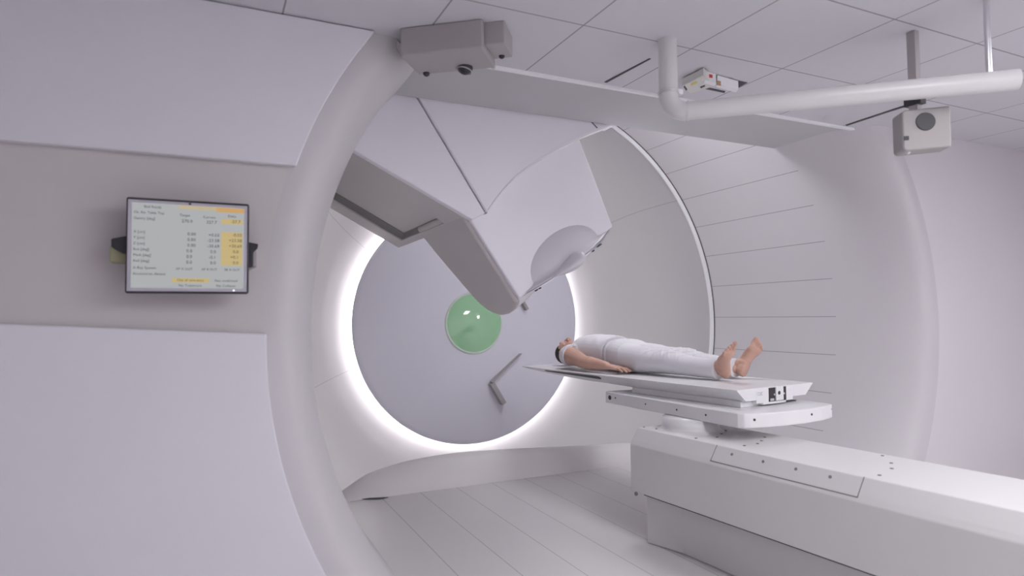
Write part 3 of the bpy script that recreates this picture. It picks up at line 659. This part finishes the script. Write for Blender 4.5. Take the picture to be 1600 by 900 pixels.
patch('vent_slot', [(1094, 136), (1101, 133), (1102, 135), (1095, 138)], 2.6085, m_slot)
patch('cable_loop', [(1068, 136), (1070, 134), (1074, 140), (1072, 142)], 2.6085, m_slot)
def upright(name, u0, v0, u1, v1, y, m):
    a, b_ = pt(u0, v1, 'Y', y), pt(u1, v0, 'Y', y); return MB().box((a.x, y-.0015, a.z), (b_.x, y, b_.z)).build(name, m, dv)
fy_ = pt(1118, 136, 'Z', 2.605).y - .012
upright('red_mark', 1108, 117, 1113, 121, fy_-.10, m_red); upright('brown_label', 1120, 127, 1126, 133, fy_-.06, m_brown)
sl = [patch('opening_edge', [(1101, 139), (1132, 145.5), (1133, 143), (1106, 137)], 2.657, m_dark, .002), patch('opening_edge', [(1115, 120), (1156, 127), (1168, 129.5), (1154, 137), (1152, 130), (1118, 123)], 2.657, m_dark, .002)]
# open dark joints between ceiling tiles
k = 0
for pts in ([(944, 128.5), (1015, 91.5), (1017, 92.5), (948, 129.5)], [(1321, 195.5), (1434, 158), (1436, 160), (1323, 197)]):
    k += 1; struct('trim_%d' % (5+k), MB().prism(pxquad(pts, 2.657), (0, 0, .002)), m_dark)
# pipe: vertical drop, elbow and long horizontal run
zp = 2.31; c1 = pt(1049, 178, 'Z', zp); c2 = pt(1440, 138.5, 'Z', zp); c1 = pt(1045, 176, 'Z', zp); dh = unit(c2-c1); rp_ = .044
pp = empty('ceiling_pipe', (c1.x, c1.y, ZT), 'white round pipe dropping from the ceiling and bending right across it', 'pipe')
MB().tube([(c1.x, c1.y, ZT), (c1.x, c1.y, zp+.085)], rp_, 32).build('drop_pipe', m_pipe, pp, smooth=False)
auto_smooth(bpy.data.objects['drop_pipe'], 50)
el = []
for i in range(13):
    t = math.pi/2*i/12; R_b = .08; el.append(V((c1.x, c1.y, zp+R_b)) + dh*(R_b*(1-math.cos(t))) + V((0, 0, -R_b*math.sin(t))))
auto_smooth(MB().tube([(c1.x, c1.y, zp+.09)] + el, rp_+.001, 32).build('elbow', m_pipe, pp), 50)
endp = c1 + dh*((c2-c1).length + .35)
auto_smooth(MB().tube([c1 + dh*.078, endp], rp_-.001, 32).build('run_pipe', m_pipe, pp), 50)
MB().cyl((c1.x, c1.y, zp+.088), (c1.x, c1.y, zp+.100), rp_+.006, n=32).build('clamp', m_metal, pp, bevel=.002)
MB().box((c1.x+.035, c1.y-.03, zp+.086), (c1.x+.065, c1.y+.0, zp+.112)).build('clamp_lug', m_trim, pp, bevel=.003)
q = c1 + dh*.085; MB().cyl(q, q + dh*.006, rp_+.003, n=32).build('joint_ring', m_pipe, pp)
hq = endp - dh*.10; MB().cyl((hq.x, hq.y, zp), (hq.x, hq.y, ZT), .012, n=16).build('hanger', m_metal, pp)
# scanner housing hanging at the right edge, below the pipe
e0 = pt(1409, 172, 'Y', 1.78); e1 = pt(1409, 236, 'Y', 1.78)
sb = empty('hanging_sensor_box', (e0.x+.09, 1.9, e1.z), 'grey box with round dark lens hanging from the ceiling at the right', 'sensor box')
bxw = .20
bz0, bz1 = e1.z, e0.z
SM = Matrix.Translation((e0.x, 1.78, 0)) @ Matrix.Rotation(math.radians(-33), 4, 'Z') @ Matrix.Translation((-e0.x, -1.78, 0))
prf = [(e0.x, bz0+.012), (e0.x+.012, bz0), (e0.x+bxw, bz0+.012), (e0.x+bxw, bz1+.01), (e0.x+.012, bz1), (e0.x, bz1-.012)]
MB(SM).prism([(x, 1.78, z) for x, z in prf], (0, .10, 0)).build('housing', mat('housing_grey', (.36, .34, .335), .5, noise=.03), sb, bevel=.008, seg=3)
fn = (SM.to_3x3() @ V((0, -1, 0))); f0 = SM @ V((e0.x, 1.78, 0)); fx_ = V((-fn.y, fn.x, 0))
def on_face(u, v): d = w_of(V((u-800, 450-v, FPX))); return CAM + d*((f0-CAM).dot(fn)/d.dot(fn))
lc = on_face(1446, 190); MB().cyl(lc - fn*.01, lc + fn*.006, .040, n=32).build('lens', m_slot, sb, bevel=.003)
lc = on_face(1416, 216); MB().prism([lc + fx_*a + V((0, 0, b_)) for a, b_ in ((-.010, -.009), (.010, -.009), (.010, .009), (-.010, .009))], fn*.003).build('sensor_window', m_dark, sb)
lc = on_face(1424, 238) - fn*.03; MB().sphere((lc.x, lc.y, bz0+.002), .010, 14, 8).build('foot_screw', m_metal, sb, smooth=True)
lc = pt(1436, 157, 'Y', 1.82); MB().box((lc.x-.014, 1.82, bz1-.02), (lc.x+.02, 1.86, ZT)).build('hanger_post', m_box, sb, bevel=.002)
MB().box((lc.x-.02, 1.80, lc.z-.018), (lc.x+.02, 1.88, lc.z+.020)).build('clamp', m_dark, sb, bevel=.002)
